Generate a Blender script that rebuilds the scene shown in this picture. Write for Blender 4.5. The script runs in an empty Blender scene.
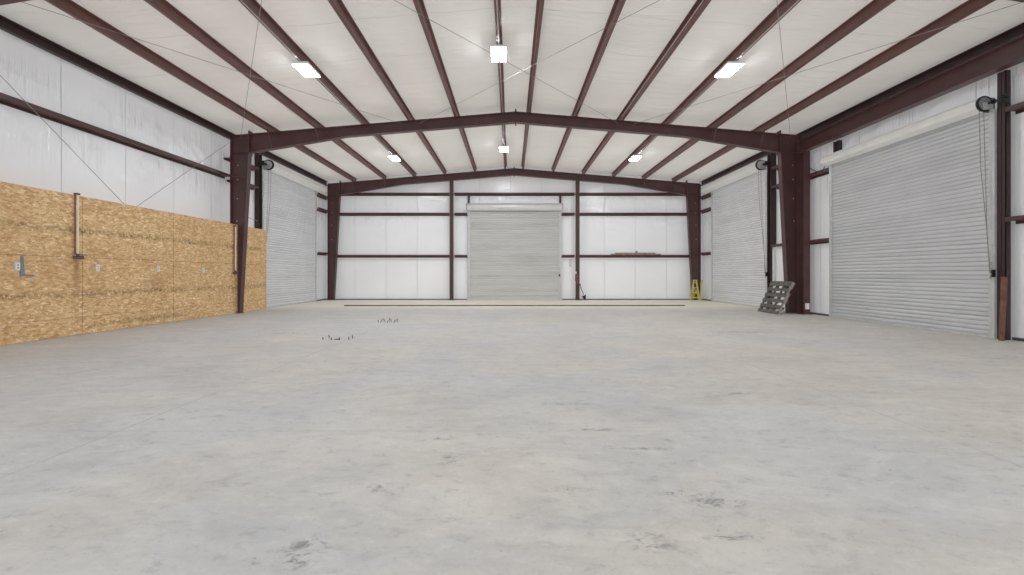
import bpy, bmesh, math, random
from mathutils import Vector, Matrix, noise
random.seed(7)
sc = bpy.context.scene
COL = sc.collection
PI = math.pi

# ------------------------------------------------------------------ helpers
class MB:
    def __init__(s):
        s.v = []; s.f = []
    def add(s, vs, fs):
        n = len(s.v); s.v += [tuple(p) for p in vs]; s.f += [tuple(n + i for i in f) for f in fs]; return s
    def box(s, x0, x1, y0, y1, z0, z1, M=None):
        vs = [Vector((x, y, z)) for z in (z0, z1) for y in (y0, y1) for x in (x0, x1)]
        if M is not None: vs = [M @ p for p in vs]
        return s.add(vs, [(0, 2, 3, 1), (4, 5, 7, 6), (0, 1, 5, 4), (2, 6, 7, 3), (0, 4, 6, 2), (1, 3, 7, 5)])
    def prism(s, pts, axis, a, b, M=None):
        """extrude a closed 2D polygon along an axis; pts are the two other coordinates in xyz order"""
        def mk(p, t):
            if axis == 'x': q = (t, p[0], p[1])
            elif axis == 'y': q = (p[0], t, p[1])
            else: q = (p[0], p[1], t)
            q = Vector(q)
            return M @ q if M is not None else q
        n = len(pts)
        vs = [mk(p, a) for p in pts] + [mk(p, b) for p in pts]
        fs = [(i, (i + 1) % n, n + (i + 1) % n, n + i) for i in range(n)]
        fs += [tuple(range(n))[::-1], tuple(range(n, 2 * n))]
        return s.add(vs, fs)
    def strip(s, p0, p1, t, y0, y1):
        """a plate whose cross-section runs p0->p1 in XZ with thickness t, from y0 to y1"""
        d = Vector((p1[0] - p0[0], p1[1] - p0[1])).normalized(); n = Vector((-d.y, d.x)) * t / 2
        pts = [(p0[0] + n.x, p0[1] + n.y), (p1[0] + n.x, p1[1] + n.y), (p1[0] - n.x, p1[1] - n.y), (p0[0] - n.x, p0[1] - n.y)]
        return s.prism(pts, 'y', y0, y1)
    def tube(s, pts, r, seg=8, caps=True):
        pts = [Vector(p) for p in pts]
        up = None; rings = []
        n0 = len(s.v)
        rs = r if isinstance(r, (list, tuple)) else [r] * len(pts)
        for i, p in enumerate(pts):
            d = (pts[min(i + 1, len(pts) - 1)] - pts[max(i - 1, 0)]).normalized()
            if up is None:
                up = Vector((0, 0, 1)) if abs(d.z) < .9 else Vector((1, 0, 0))
            u = (up - d * up.dot(d)).normalized(); w = d.cross(u); up = u
            rings.append([p + (u * math.cos(2 * PI * k / seg) + w * math.sin(2 * PI * k / seg)) * rs[i] for k in range(seg)])
        vs = [q for ring in rings for q in ring]; fs = []
        for i in range(len(pts) - 1):
            for k in range(seg):
                a = i * seg + k; b = i * seg + (k + 1) % seg
                fs.append((a, b, b + seg, a + seg))
        if caps:
            fs.append(tuple(range(seg))[::-1]); fs.append(tuple((len(pts) - 1) * seg + k for k in range(seg)))
        return s.add(vs, fs)
    def lathe(s, prof, c, axis='z', seg=20):
        """prof: (radius, height) pairs revolved around axis through c"""
        vs = []; fs = []
        for (r, h) in prof:
            for k in range(seg):
                a = 2 * PI * k / seg; u, w = r * math.cos(a), r * math.sin(a)
                q = {'z': (u, w, h), 'x': (h, u, w), 'y': (w, h, u)}[axis]
                vs.append((q[0] + c[0], q[1] + c[1], q[2] + c[2]))
        for i in range(len(prof) - 1):
            for k in range(seg):
                a = i * seg + k; b = i * seg + (k + 1) % seg
                fs.append((a, b, b + seg, a + seg))
        fs.append(tuple(range(seg))[::-1]); fs.append(tuple((len(prof) - 1) * seg + k for k in range(seg)))
        return s.add(vs, fs)
    def build(s, name, mat, parent=None, world=True, smooth=False, bevel=0):
        me = bpy.data.meshes.new(name)
        vs = s.v
        if parent is not None and world:
            L = parent['_o'] if '_o' in parent else (0, 0, 0)
            vs = [(a - L[0], b - L[1], c - L[2]) for a, b, c in vs]
        me.from_pydata(vs, [], s.f); me.update()
        bm = bmesh.new(); bm.from_mesh(me); bmesh.ops.recalc_face_normals(bm, faces=bm.faces); bm.to_mesh(me); bm.free()
        if smooth:
            for p in me.polygons: p.use_smooth = True
            try: me.set_sharp_from_angle(angle=math.radians(40))
            except Exception: pass
        o = bpy.data.objects.new(name, me); COL.objects.link(o)
        if mat: me.materials.append(mat)
        if parent is not None:
            o.parent = parent
            o['_o'] = list(parent['_o']) if '_o' in parent else [0, 0, 0]
        if bevel:
            m = o.modifiers.new('bevel', 'BEVEL'); m.width = bevel; m.segments = 2; m.limit_method = 'ANGLE'
        return o

def tag(o, label, cat, group=None, kind=None):
    o['label'] = label; o['category'] = cat
    if group: o['group'] = group
    if kind: o['kind'] = kind
    return o
def thing(name, label, cat, loc=(0, 0, 0), group=None, kind=None, rz=0):
    o = bpy.data.objects.new(name, None); COL.objects.link(o); o.empty_display_size = .1
    o.location = loc; o.rotation_euler = (0, 0, rz); o['_o'] = list(loc)
    return tag(o, label, cat, group, kind)
def dup(root, loc, label, rz=None):
    c = root.copy(); COL.objects.link(c); c.location = loc; c['label'] = label
    if rz is not None: c.rotation_euler = (0, 0, rz)
    for ch in list(root.children):
        d = ch.copy(); COL.objects.link(d); d.parent = c
        for g in list(ch.children):
            e = g.copy(); COL.objects.link(e); e.parent = d
    return c

# ------------------------------------------------------------------ materials
class NT:
    def __init__(s, name, rough=.5, metal=0.0, spec=.5):
        s.m = bpy.data.materials.new(name); s.m.use_nodes = True
        s.t = s.m.node_tree; s.n = s.t.nodes; s.l = s.t.links
        s.b = s.n['Principled BSDF']; s.b.inputs['Roughness'].default_value = rough
        s.b.inputs['Metallic'].default_value = metal; s.b.inputs['Specular IOR Level'].default_value = spec
    def node(s, typ, **kw):
        n = s.n.new(typ)
        for k, v in kw.items(): setattr(n, k, v)
        return n
    def put(s, sock, v):
        if hasattr(v, 'links') or isinstance(v, bpy.types.NodeSocket): s.l.new(v, sock)
        else: sock.default_value = v
    def pos(s): return s.node('ShaderNodeNewGeometry').outputs['Position']
    def obj(s): return s.node('ShaderNodeTexCoord').outputs['Object']
    def mapv(s, v, scale=(1, 1, 1), loc=(0, 0, 0), rot=(0, 0, 0)):
        m = s.node('ShaderNodeMapping'); s.l.new(v, m.inputs[0]); m.inputs['Scale'].default_value = scale
        m.inputs['Location'].default_value = loc; m.inputs['Rotation'].default_value = rot; return m.outputs[0]
    def noise(s, v, scale, detail=4, rough=.5, dist=0):
        m = s.node('ShaderNodeTexNoise'); s.l.new(v, m.inputs['Vector']); m.inputs['Scale'].default_value = scale
        m.inputs['Detail'].default_value = detail; m.inputs['Roughness'].default_value = rough; m.inputs['Distortion'].default_value = dist
        return m.outputs['Fac']
    def vor(s, v, scale, out='Color', feature='F1', rnd=1):
        m = s.node('ShaderNodeTexVoronoi', feature=feature); s.l.new(v, m.inputs['Vector']); m.inputs['Scale'].default_value = scale
        m.inputs['Randomness'].default_value = rnd
        return m.outputs[out]
    def math(s, op, a, b=0.0, c=None, clamp=False):
        m = s.node('ShaderNodeMath', operation=op, use_clamp=clamp); s.put(m.inputs[0], a); s.put(m.inputs[1], b)
        if c is not None: s.put(m.inputs[2], c)
        return m.outputs[0]
    def rng(s, v, a, b, c=0., d=1.):
        m = s.node('ShaderNodeMapRange'); s.put(m.inputs[0], v)
        for i, q in enumerate((a, b, c, d)): m.inputs[i + 1].default_value = q
        return m.outputs[0]
    def ramp(s, v, stops):
        m = s.node('ShaderNodeValToRGB'); s.put(m.inputs[0], v); e = m.color_ramp.elements
        while len(e) < len(stops): e.new(.5)
        for i, (p, c) in enumerate(stops): e[i].position = p; e[i].color = (*c, 1)
        return m.outputs[0]
    def mix(s, f, a, b, mode='MIX'):
        m = s.node('ShaderNodeMix', data_type='RGBA', blend_type=mode); s.put(m.inputs[0], f)
        s.put(m.inputs[6], (*a, 1) if isinstance(a, tuple) else a); s.put(m.inputs[7], (*b, 1) if isinstance(b, tuple) else b)
        return m.outputs[2]
    def xyz(s, v):
        m = s.node('ShaderNodeSeparateXYZ'); s.l.new(v, m.inputs[0]); return m.outputs
    def comb(s, x, y, z):
        m = s.node('ShaderNodeCombineXYZ'); s.put(m.inputs[0], x); s.put(m.inputs[1], y); s.put(m.inputs[2], z); return m.outputs[0]
    def bump(s, h, strength=.3, dist=.02):
        m = s.node('ShaderNodeBump'); s.put(m.inputs['Height'], h); m.inputs['Strength'].default_value = strength
        m.inputs['Distance'].default_value = dist; s.l.new(m.outputs[0], s.b.inputs['Normal'])
    def color(s, c): s.put(s.b.inputs['Base Color'], (*c, 1) if isinstance(c, tuple) else c)

def simple(name, c, rough=.5, metal=0., var=.12, sc_=6., bump=0.):
    t = NT(name, rough, metal)
    n = t.noise(t.obj(), sc_, 5, .6)
    t.color(t.mix(t.rng(n, .3, .7), tuple(x * (1 - var) for x in c), tuple(min(1, x * (1 + var)) for x in c)))
    if bump: t.bump(n, bump, .01)
    return t.m

M = {}
M['steel'] = simple('maroon_primer_steel', (.064, .028, .028), .42, 0, .18, 3)
M['steel_dark'] = simple('maroon_steel_secondary', (.062, .024, .024), .42, 0, .2, 3)
M['steel_shaded'] = simple('shadowed_dark_maroon_steel', (.028, .012, .012), .5, 0, .2, 3)  # same maroon steel, with the shade on eave struts and jambs painted in
M['purlin'] = simple('maroon_purlin_steel', (.105, .043, .038), .38, 0, .2, 2)
M['black'] = simple('black_iron', (.018, .018, .02), .45, .3)
M['darkgrey'] = simple('dark_grey_steel', (.10, .105, .115), .4, .5)
M['galv'] = simple('galvanised_steel', (.56, .57, .57), .38, .35, .1, 9)
M['cable'] = simple('steel_cable', (.27, .265, .25), .6, .2)
M['lightcable'] = simple('pale_conduit', (.5, .47, .45), .45, .1)
M['white'] = simple('white_paint', (.72, .72, .71), .45, 0, .04)
M['doorwhite'] = simple('white_door_leaf', (.74, .75, .76), .45, 0, .03)
M['framegrey'] = simple('grey_white_frame', (.55, .56, .56), .5, 0, .05)
M['pvc'] = simple('cream_pipe', (.75, .66, .56), .4, 0, .1, 8)
M['brass'] = simple('tarnished_purple_brass', (.12, .07, .09), .4, .4)
M['red'] = simple('red_enamel', (.20, .035, .045), .35, 0, .1)
M['yellow'] = simple('yellow_paint', (.48, .41, .13), .55, 0, .3, 14)
M['wood'] = simple('brown_old_wood', (.27, .21, .165), .8, 0, .35, 8)
M['wood_red'] = simple('reddish_brown_board', (.15, .065, .045), .7, 0, .3, 8)
M['rust'] = simple('rusty_brown_strip', (.15, .10, .06), .85, 0, .5, 2.5)
M['paper'] = simple('paper', (.70, .70, .71), .8, 0, .04, 30)
M['ink'] = simple('grey_ink', (.35, .35, .37), .8)
M['base'] = simple('dark_base_angle', (.07, .065, .06), .7, 0, .4, 2)
M['slate'] = simple('blue_grey_steel', (.22, .26, .32), .35, .5)

def curtain_mat(k=1.):
    t = NT('galvanised_door_curtain', .42, .25)
    p = t.obj(); n = t.noise(t.mapv(p, (.5, 1, 1)), 1.2, 4, .6)
    x = t.xyz(p)
    slat = t.math('FLOOR', t.math('DIVIDE', t.math('SUBTRACT', x[2], .05), .088))
    w = t.node('ShaderNodeTexWhiteNoise', noise_dimensions='1D'); t.put(w.inputs['W'], slat)
    v = t.math('ADD', t.math('MULTIPLY', w.outputs[0], .22), t.math('MULTIPLY', n, .8))
    c = t.ramp(v, [(.22, (.54 * k, .55 * k, .57 * k)), (.5, (.64 * k, .65 * k, .67 * k)), (.85, (.72 * k, .73 * k, .745 * k))])
    fz = t.math('FRACT', t.math('DIVIDE', t.math('SUBTRACT', x[2], .05), .088))
    g = t.math('MAXIMUM', t.rng(fz, .12, .0), t.rng(fz, .93, 1.))
    t.color(t.mix(t.math('MULTIPLY', g, .6), c, (.16, .16, .165)))
    return t.m
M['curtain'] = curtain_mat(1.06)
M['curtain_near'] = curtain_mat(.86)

def curtain_plain():
    t = NT('grey_white_door_curtain', .5, .1)
    p = t.obj(); n = t.noise(t.mapv(p, (.35, 1, 3)), 1.2, 4, .6)
    x = t.xyz(p)
    slat = t.math('FLOOR', t.math('DIVIDE', t.math('SUBTRACT', x[2], .05), .088))
    w = t.node('ShaderNodeTexWhiteNoise', noise_dimensions='1D'); t.put(w.inputs['W'], slat)
    v = t.math('ADD', t.math('MULTIPLY', w.outputs[0], .2), t.math('MULTIPLY', n, .8))
    c = t.ramp(v, [(.25, (.44, .44, .43)), (.5, (.53, .53, .52)), (.8, (.60, .60, .59))])
    fz = t.math('FRACT', t.math('DIVIDE', t.math('SUBTRACT', x[2], .05), .088))
    g = t.math('MAXIMUM', t.rng(fz, .12, .0), t.rng(fz, .93, 1.))
    t.color(t.mix(t.math('MULTIPLY', g, .5), c, (.2, .2, .2)))
    return t.m
M['curtain2'] = curtain_plain()

def insulation(name, along, seam, tint=(.86, .878, .905)):
    """white vinyl facing: along = index of horizontal axis (0 x, 1 y)"""
    t = NT(name, .2, 0, .6)
    p = t.pos(); x = t.xyz(p); h = x[along]; z = x[2]
    v = t.comb(t.math('MULTIPLY', h, 5.5), 0.0, t.math('MULTIPLY', z, .55))
    v2 = t.comb(t.math('MULTIPLY', h, 13.), 3.0, t.math('MULTIPLY', z, 2.6))
    n1 = t.noise(v, 1, 3, .55, .8); n2 = t.noise(v2, 1, 3, .6, .5)
    big = t.noise(t.comb(t.math('MULTIPLY', h, .5), 7., t.math('MULTIPLY', z, .5)), 1, 2)
    fr = t.math('ABSOLUTE', t.math('SUBTRACT', t.math('FRACT', t.math('DIVIDE', t.math('ADD', h, t.math('MULTIPLY', n1, .03)), seam)), .5))
    line = t.rng(fr, .494, .4985)
    # wrinkles gather below the girts (z 4.2, 5.1) and fade towards the floor
    g1 = t.rng(t.math('ABSOLUTE', t.math('SUBTRACT', z, 3.9)), .0, .75, 1, .0)
    g2 = t.rng(t.math('ABSOLUTE', t.math('SUBTRACT', z, 4.85)), .0, .55, 1, 0)
    patch = t.rng(t.noise(t.comb(t.math('MULTIPLY', h, .9), 4., t.math('MULTIPLY', z, 1.3)), 1, 2), .42, .66)
    amp = t.math('ADD', t.math('MULTIPLY', t.math('MAXIMUM', g1, g2), patch), .07)
    c = t.mix(t.rng(big, .3, .7), tuple(k * .94 for k in tint), tint)
    c = t.mix(t.math('MULTIPLY', t.math('MULTIPLY', line, t.rng(big, .3, .7)), .4), c, (.5, .5, .51))
    t.color(c)
    hgt = t.math('ADD', t.math('MULTIPLY', t.math('ADD', n1, t.math('MULTIPLY', n2, .45)), amp), t.math('MULTIPLY', line, -.25))
    t.bump(hgt, .9, .09)
    return t.m
M['wall_x'] = insulation('white_vinyl_insulation_rear', 0, 1.52)
M['wall_y'] = insulation('white_vinyl_insulation_side', 1, 1.52)

def ceiling_mat():
    t = NT('white_vinyl_roof_insulation', .6, 0, .3)
    p = t.pos(); x = t.xyz(p)
    n = t.noise(t.comb(t.math('MULTIPLY', x[0], .9), t.math('MULTIPLY', x[1], 5.), 0.), 1, 4, .6, .6)
    n2 = t.noise(p, .7, 3)
    wob = t.math('MULTIPLY', t.noise(t.comb(t.math('MULTIPLY', x[0], .8), t.math('MULTIPLY', x[1], .3), 2.), 1, 2), .25)
    fr = t.math('ABSOLUTE', t.math('SUBTRACT', t.math('FRACT', t.math('DIVIDE', t.math('ADD', x[1], wob), 1.52)), .5))
    line = t.math('MULTIPLY', t.rng(fr, .488, .498), t.rng(n2, .45, .62))
    c = t.mix(t.rng(n2, .3, .7), (.745, .725, .70), (.80, .785, .76))
    c = t.mix(t.math('MULTIPLY', line, .35), c, (.45, .42, .40))
    t.color(c)
    t.bump(t.math('SUBTRACT', n, t.math('MULTIPLY', line, .3)), .5, .05)
    return t.m
M['ceiling'] = ceiling_mat()

def floor_mat():
    t = NT('worn_concrete_slab', .55, 0, .35)
    p = t.pos(); x = t.xyz(p)
    wp = t.node('ShaderNodeVectorMath', operation='ADD'); t.l.new(p, wp.inputs[0])
    nw = t.node('ShaderNodeTexNoise'); t.l.new(p, nw.inputs['Vector']); nw.inputs['Scale'].default_value = 1.3; nw.inputs['Detail'].default_value = 3
    sc3 = t.node('ShaderNodeVectorMath', operation='SCALE'); t.l.new(nw.outputs['Color'], sc3.inputs[0]); sc3.inputs['Scale'].default_value = .5
    t.l.new(sc3.outputs[0], wp.inputs[1]); q = wp.outputs[0]
    big = t.noise(q, .42, 5, .55, .4)
    mid = t.noise(t.mapv(q, (.8, 1.2, 1)), 1.5, 6, .66, .3)
    fine = t.noise(t.mapv(p, (.8, 1.2, 1), rot=(0, 0, .3)), 7.5, 8, .76, .25)
    tiny = t.noise(p, 38, 5, .7)
    cool = t.mix(t.rng(mid, .34, .66), (.515, .52, .525), (.615, .615, .61))
    warm = t.mix(t.rng(mid, .34, .66), (.55, .525, .48), (.66, .635, .585))
    c = t.mix(t.rng(t.math('ADD', big, t.math('MULTIPLY', x[0], .018)), .40, .60), cool, warm)
    st = t.noise(t.mapv(q, (.6, 1.5, 1), rot=(0, 0, .12)), 2.6, 9, .74, .35)
    c = t.mix(t.math('MULTIPLY', t.rng(st, .53, .70), .40), c, (.36, .365, .375))
    c = t.mix(t.math('MULTIPLY', t.rng(st, .48, .32), .3), c, (.73, .72, .69))
    c = t.mix(t.math('MULTIPLY', t.rng(fine, .54, .68), .5), c, (.30, .30, .305))
    c = t.mix(t.math('MULTIPLY', t.rng(fine, .46, .32), .36), c, (.78, .765, .73))
    c = t.mix(t.math('MULTIPLY', t.rng(tiny, .55, .72), .32), c, (.32, .31, .29))
    spk = t.noise(t.mapv(p, (1, 1, 1), (3., 1., 0)), 17, 2, .5)
    c = t.mix(t.math('MULTIPLY', t.rng(spk, .74, .78), .6), c, (.12, .115, .11))
    # sandy rear strip of the slab
    back = t.math('MULTIPLY', t.rng(t.math('ADD', x[1], t.math('MULTIPLY', mid, 1.5)), 16.2, 18.4), .85)
    c = t.mix(back, c, (.82, .785, .67))
    # control joints
    jit = t.math('MULTIPLY', t.math('SUBTRACT', fine, .5), .03)
    J = None
    for (ax, val, w) in ((0, -3.02, .010), (0, 3.2, .010), (1, 6.28, .012), (1, 10.35, .016), (1, 3.5, .006), (1, 14.33, .02)):
        d = t.math('ABSOLUTE', t.math('SUBTRACT', t.math('ADD', x[ax], jit), val))
        k = t.rng(d, w * .4, w * 1.3, 1, 0)
        J = k if J is None else t.math('MAXIMUM', J, k)
    J = t.math('MULTIPLY', J, t.rng(mid, .35, .65, .15, .8))
    c = t.mix(t.math('MULTIPLY', J, .5), c, (.20, .20, .195))
    # dark rubbed tyre and trowel marks: (x, y, half-length, half-width)
    S = None
    marks = [(-.38, 2.95, .10, .12), (-.76, 2.57, .10, .08), (-1.08, 1.91, .07, .03), (-.48, 3.35, .13, .05), (.62, 3.53, .36, .035), (.92, 3.15, .30, .03), (.47, 4.24, .33, .06),
             (.98, 2.5, .22, .05), (1.1, 2.4, .2, .07), (1.0, 2.08, .18, .03), (.62, 2.05, .14, .10), (-.9, 1.97, .12, .16), (2.2, 4.6, .3, .08),
             (-7.9, 15.2, .9, .22), (4.9, 9.6, .9, .25), (-4.6, 9.4, .8, .1)]
    for (mx, my, a, b) in marks:
        dx = t.math('DIVIDE', t.math('SUBTRACT', x[0], mx), a); dy = t.math('DIVIDE', t.math('SUBTRACT', x[1], my), b)
        d = t.math('ADD', t.math('MULTIPLY', dx, dx), t.math('MULTIPLY', dy, dy))
        k = t.rng(d, .15, 1.0, 1, 0)
        S = k if S is None else t.math('MAXIMUM', S, k)
    sn = t.noise(t.mapv(q, (1, 1.6, 1)), 13, 8, .8, .8)
    S = t.math('MULTIPLY', S, t.rng(sn, .49, .58))
    c = t.mix(t.math('MULTIPLY', S, .7), c, (.16, .165, .18))
    t.color(c)
    t.put(t.b.inputs['Roughness'], t.rng(mid, .3, .7, .55, .75))
    t.bump(t.math('ADD', t.math('ADD', mid, t.math('MULTIPLY', fine, .3)), t.math('MULTIPLY', J, -.6)), .14, .012)
    return t.m
M['floor'] = floor_mat()

def osb_mat():
    t = NT('oriented_strand_board', .72, 0, .25)
    p = t.pos(); x = t.xyz(p); yz = t.comb(x[1], x[2], 0.0)
    layers = None
    base = None
    for i, (rot, s) in enumerate(((.25, 17), (-.45, 21), (1.0, 19), (-.1, 27))):
        v = t.mapv(yz, (.8, 2.1, 1), (i * 3.7, i * 1.3, i * 5.), (0, 0, rot))
        col = t.vor(v, s * .62)
        g = t.xyz(col)[0]
        base = g if base is None else (t.mix(t.rng(t.noise(yz, 9 + i * 3, 2), .49, .51), base, g) if False else base)
        if layers is None: layers = g
        else:
            sel = t.rng(t.noise(t.mapv(yz, (.6, 1.4, 1), (i * 9., 0, 0), (0, 0, rot)), 10, 2), .495, .505)
            mm = t.node('ShaderNodeMix', data_type='FLOAT'); t.put(mm.inputs[0], sel); t.put(mm.inputs[2], layers); t.put(mm.inputs[3], g)
            layers = mm.outputs[0]
    c = t.ramp(layers, [(0, (.42, .255, .12)), (.3, (.565, .37, .18)), (.6, (.65, .445, .23)), (.85, (.73, .53, .30)), (1, (.85, .68, .44))])
    big = t.noise(yz, 1.1, 4)
    c = t.mix(t.math('MULTIPLY', t.rng(big, .35, .7), .35), c, (.42, .24, .095))
    thin = t.noise(t.mapv(yz, (1, 5, 1), rot=(0, 0, .3)), 12, 3, .6, 1.5)
    c = t.mix(t.math('MULTIPLY', t.rng(thin, .6, .7), .35), c, (.24, .13, .06))
    thin2 = t.noise(t.mapv(yz, (1, 4, 1), rot=(0, 0, -.5)), 14, 3, .6, 1.5)
    c = t.mix(t.math('MULTIPLY', t.rng(thin2, .62, .7), .55), c, (.80, .63, .40))
    # printed nail-line bands across the middle of each row
    wob = t.math('MULTIPLY', t.math('SUBTRACT', t.noise(t.comb(t.math('MULTIPLY', x[1], .4), 0., 0.), 1, 2), .5), .08)
    B = None
    for (z0, w) in ((2.09, .08), (.82, .08), (.17, .07)):
        d = t.math('ABSOLUTE', t.math('SUBTRACT', t.math('ADD', x[2], wob), z0)); k = t.rng(d, w * .25, w * 1.1, 1, 0)
        if z0 < .3: k = t.math('MULTIPLY', k, t.math('MULTIPLY', t.rng(x[1], 9.1, 9.2), t.rng(x[1], 12.5, 11.2)))
        B = k if B is None else t.math('MAXIMUM', B, k)
    bn = t.noise(t.mapv(yz, (14, 12, 1)), 1, 3, .75)
    bn2 = t.noise(t.mapv(yz, (1.6, 1, 1)), 1, 2)
    B = t.math('MULTIPLY', t.math('MULTIPLY', B, t.rng(bn, .45, .56)), t.rng(bn2, .35, .6, .3, 1.))
    c = t.mix(t.math('MULTIPLY', B, .85), c, (.13, .09, .045))
    # water stains under the pipe valve and a brown patch
    for (y0, z0, a, b, k) in ((9.02, 1.15, .10, .42, .5), (11.0, 1.0, .45, .22, .32), (9.02, 1.38, .05, .16, .6)):
        dy = t.math('DIVIDE', t.math('SUBTRACT', x[1], y0), a); dz = t.math('DIVIDE', t.math('SUBTRACT', x[2], z0), b)
        d = t.math('ADD', t.math('MULTIPLY', dy, dy), t.math('MULTIPLY', dz, dz))
        c = t.mix(t.math('MULTIPLY', t.rng(t.math('ADD', d, t.math('MULTIPLY', big, .4)), .3, 1.2, 1, 0), k), c, (.27, .13, .05))
    t.color(c); t.bump(layers, .12, .004)
    return t.m
M['osb'] = osb_mat()

def pallet_mat():
    t = NT('weathered_grey_wood', .85)
    p = t.obj(); n = t.noise(t.mapv(p, (1, 6, 6)), 5, 5, .65)
    t.color(t.ramp(n, [(.3, (.075, .07, .065)), (.6, (.14, .13, .12)), (.8, (.22, .205, .19))])); return t.m
M['pallet'] = pallet_mat()
M['pallet_light'] = simple('pale_weathered_wood', (.27, .24, .215), .85, 0, .25, 12)

def emit(name, c, s):
    t = NT(name); t.b.inputs['Emission Color'].default_value = (*c, 1); t.b.inputs['Emission Strength'].default_value = s
    t.color((.9, .9, .9)); return t.m
M['led'] = emit('led_diffuser', (.93, .95, 1), 90)

# ------------------------------------------------------------------ layout (metres; camera over the origin looking +Y)
XL, XR, YB, YF = -9.0, 9.3, 22.2, -2.5
XC = .15
Z0 = 6.31; SL = 1 / 12.
def rt(x): return Z0 - abs(x - XC) * SL          # top of rafter
PD = .21                                            # purlin depth
FY = (6.58, 14.33, 21.88)                           # portal frames

# room shell
def slab(name, label, cat, mb, mat):
    o = mb.build(name, mat); tag(o, label, cat, kind='structure'); return o
slab('floor', 'worn pale grey concrete slab floor with scuffs and faint saw joints', 'floor', MB().box(XL - .2, XR + .2, YF, YB + .2, -.2, 0), M['floor'])
def wall_poly(y0, y1): pass
zt = rt(XL) + PD
slab('wall_left', 'left wall lined with shiny white vinyl insulation', 'wall', MB().box(XL - .1, XL, YF, YB, 0, zt), M['wall_y'])
slab('wall_right', 'right wall lined with white vinyl insulation behind the roll-up doors', 'wall', MB().box(XR, XR + .1, YF, YB, 0, zt), M['wall_y'])
slab('wall_rear', 'rear gable wall lined with white vinyl insulation', 'wall',
     MB().prism([(XL - .1, 0), (XR + .1, 0), (XR + .1, zt), (XC, Z0 + PD + .05), (XL - .1, zt)], 'y', YB, YB + .1), M['wall_x'])

# ceiling insulation sagging between purlins
PX = sorted([XL, XR] + [XC + s * (.40 + 1.458 * k) for k in range(6) for s in (-1, 1)])
mb = MB(); xs = []
for a, b in zip(PX[:-1], PX[1:]):
    n = 10 if b - a > 1 else 6
    xs += [(a + (b - a) * k / n, math.sin(PI * k / n) * (.045 if b - a > 1 else .02)) for k in range(n)]
xs.append((PX[-1], 0))
ny = 110; vs = []
for j in range(ny + 1):
    y = YF + (YB + .1 - YF) * j / ny
    for (x, sag) in xs:
        w = .6 + .8 * noise.noise(Vector((x * .4, y * .5, 0)))
        wr = .012 * noise.noise(Vector((x * .9, y * 2.2, 5))) * (1 if sag > .003 else 0)
        vs.append((x, y, rt(x) + PD + .004 - sag * w + wr))
nx = len(xs)
fs = [(j * nx + i, j * nx + i + 1, (j + 1) * nx + i + 1, (j + 1) * nx + i) for j in range(ny) for i in range(nx - 1)]
n0 = len(vs)   # outer roof skin above, so that no daylight leaks in
mb.add(vs, fs)
vs2 = [(XL - .3, YF, zt + .15), (XC, YF, Z0 + PD + .3), (XR + .3, YF, zt + .15), (XL - .3, YB + .2, zt + .15), (XC, YB + .2, Z0 + PD + .3), (XR + .3, YB + .2, zt + .15)]
mb.add(vs2, [(0, 1, 4, 3), (1, 2, 5, 4)])
o = mb.build('ceiling', M['ceiling'], smooth=True); tag(o, 'sloping roof underside of white vinyl insulation between the purlins', 'ceiling', kind='structure')

# dark base angle at the foot of each wall
slab('baseboard_rear', 'thin dark base angle along the foot of the rear wall', 'baseboard', MB().box(XL + .02, -2.14, YB - .16, YB, 0, .04).box(2.48, XR - .02, YB - .16, YB, 0, .04), M['base'])
slab('baseboard_right', 'thin dark base angle along the foot of the right wall', 'baseboard', MB().box(XR - .05, XR, YF, 8.4, 0, .05).box(XR - .05, XR, 13.15, 15.0, 0, .05).box(XR - .05, XR, 20.95, YB - .06, 0, .05), M['base'])
slab('baseboard_left', 'thin dark base angle along the foot of the left wall', 'baseboard', MB().box(XL, XL + .05, 20.95, YB - .06, 0, .05), M['base'])

# ------------------------------------------------------------------ portal frames
def i_flange(mb, p0, p1, y, w=.2, t=.016): mb.strip(p0, p1, t, y - w / 2, y + w / 2)
def column(side, y, label, braces):
    s = -1 if side == 'L' else 1
    xo = -8.78 if s < 0 else 9.08
    xit = -8.22 if s < 0 else 8.45
    xib = -8.50 if s < 0 else 8.71
    top_o = rt(xo); top_i = rt(xit); kz = top_i - .57
    t = thing('steel_column', label, 'column', (xo - s * .15, y, 0), 'tapered columns of the portal frames', 'thing')
    MB().prism([(xo, .02), (xib, .02), (xit, kz), (xit, top_i), (xo, top_o)], 'y', y - .006, y + .006).build('web', M['steel'], t)
    mb = MB(); i_flange(mb, (xo, .02), (xo, top_o), y); mb.build('outer_flange', M['steel'], t)
    mb = MB(); i_flange(mb, (xib, .02), (xit, kz), y); mb.build('inner_flange', M['steel'], t)
    mb = MB(); i_flange(mb, (xo, top_o), (xit, top_i), y); mb.build('cap_plate', M['steel'], t)
    mb = MB(); i_flange(mb, (xit, kz), (xo, kz), y, .18); mb.build('knee_stiffener', M['steel'], t)
    MB().box(min(xo, xib) - .03, max(xo, xib) + .03, y - .14, y + .14, 0, .02).build('base_plate', M['steel'], t)
    for (z, dy) in braces:
        xi = xib + (xit - xib) * z / kz
        mb = MB().tube([(xi - s * -.02, y + (.08 if dy > 0 else -.08), z), (xo + s * .10, y + dy, z + .01)], .022, 4)
        mb.build('flange_brace', M['steel'], t)
    # bolts on web
    for z in (4.65, 4.2, 3.6, 2.9):
        xi = (xib + (xit - xib) * z / kz) * .35 + xo * .65
        MB().tube([(xi, y - .006, z), (xi, y - .02, z)], .014, 6).build('bolt', M['galv'], t)
    return t
column('L', FY[0], 'tapered maroon steel column nearest the camera on the left wall', [])
column('L', FY[1], 'tapered maroon steel column standing through the strand board on the left wall', [(4.25, -.5), (4.25, .5), (2.6, .4)])
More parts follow.
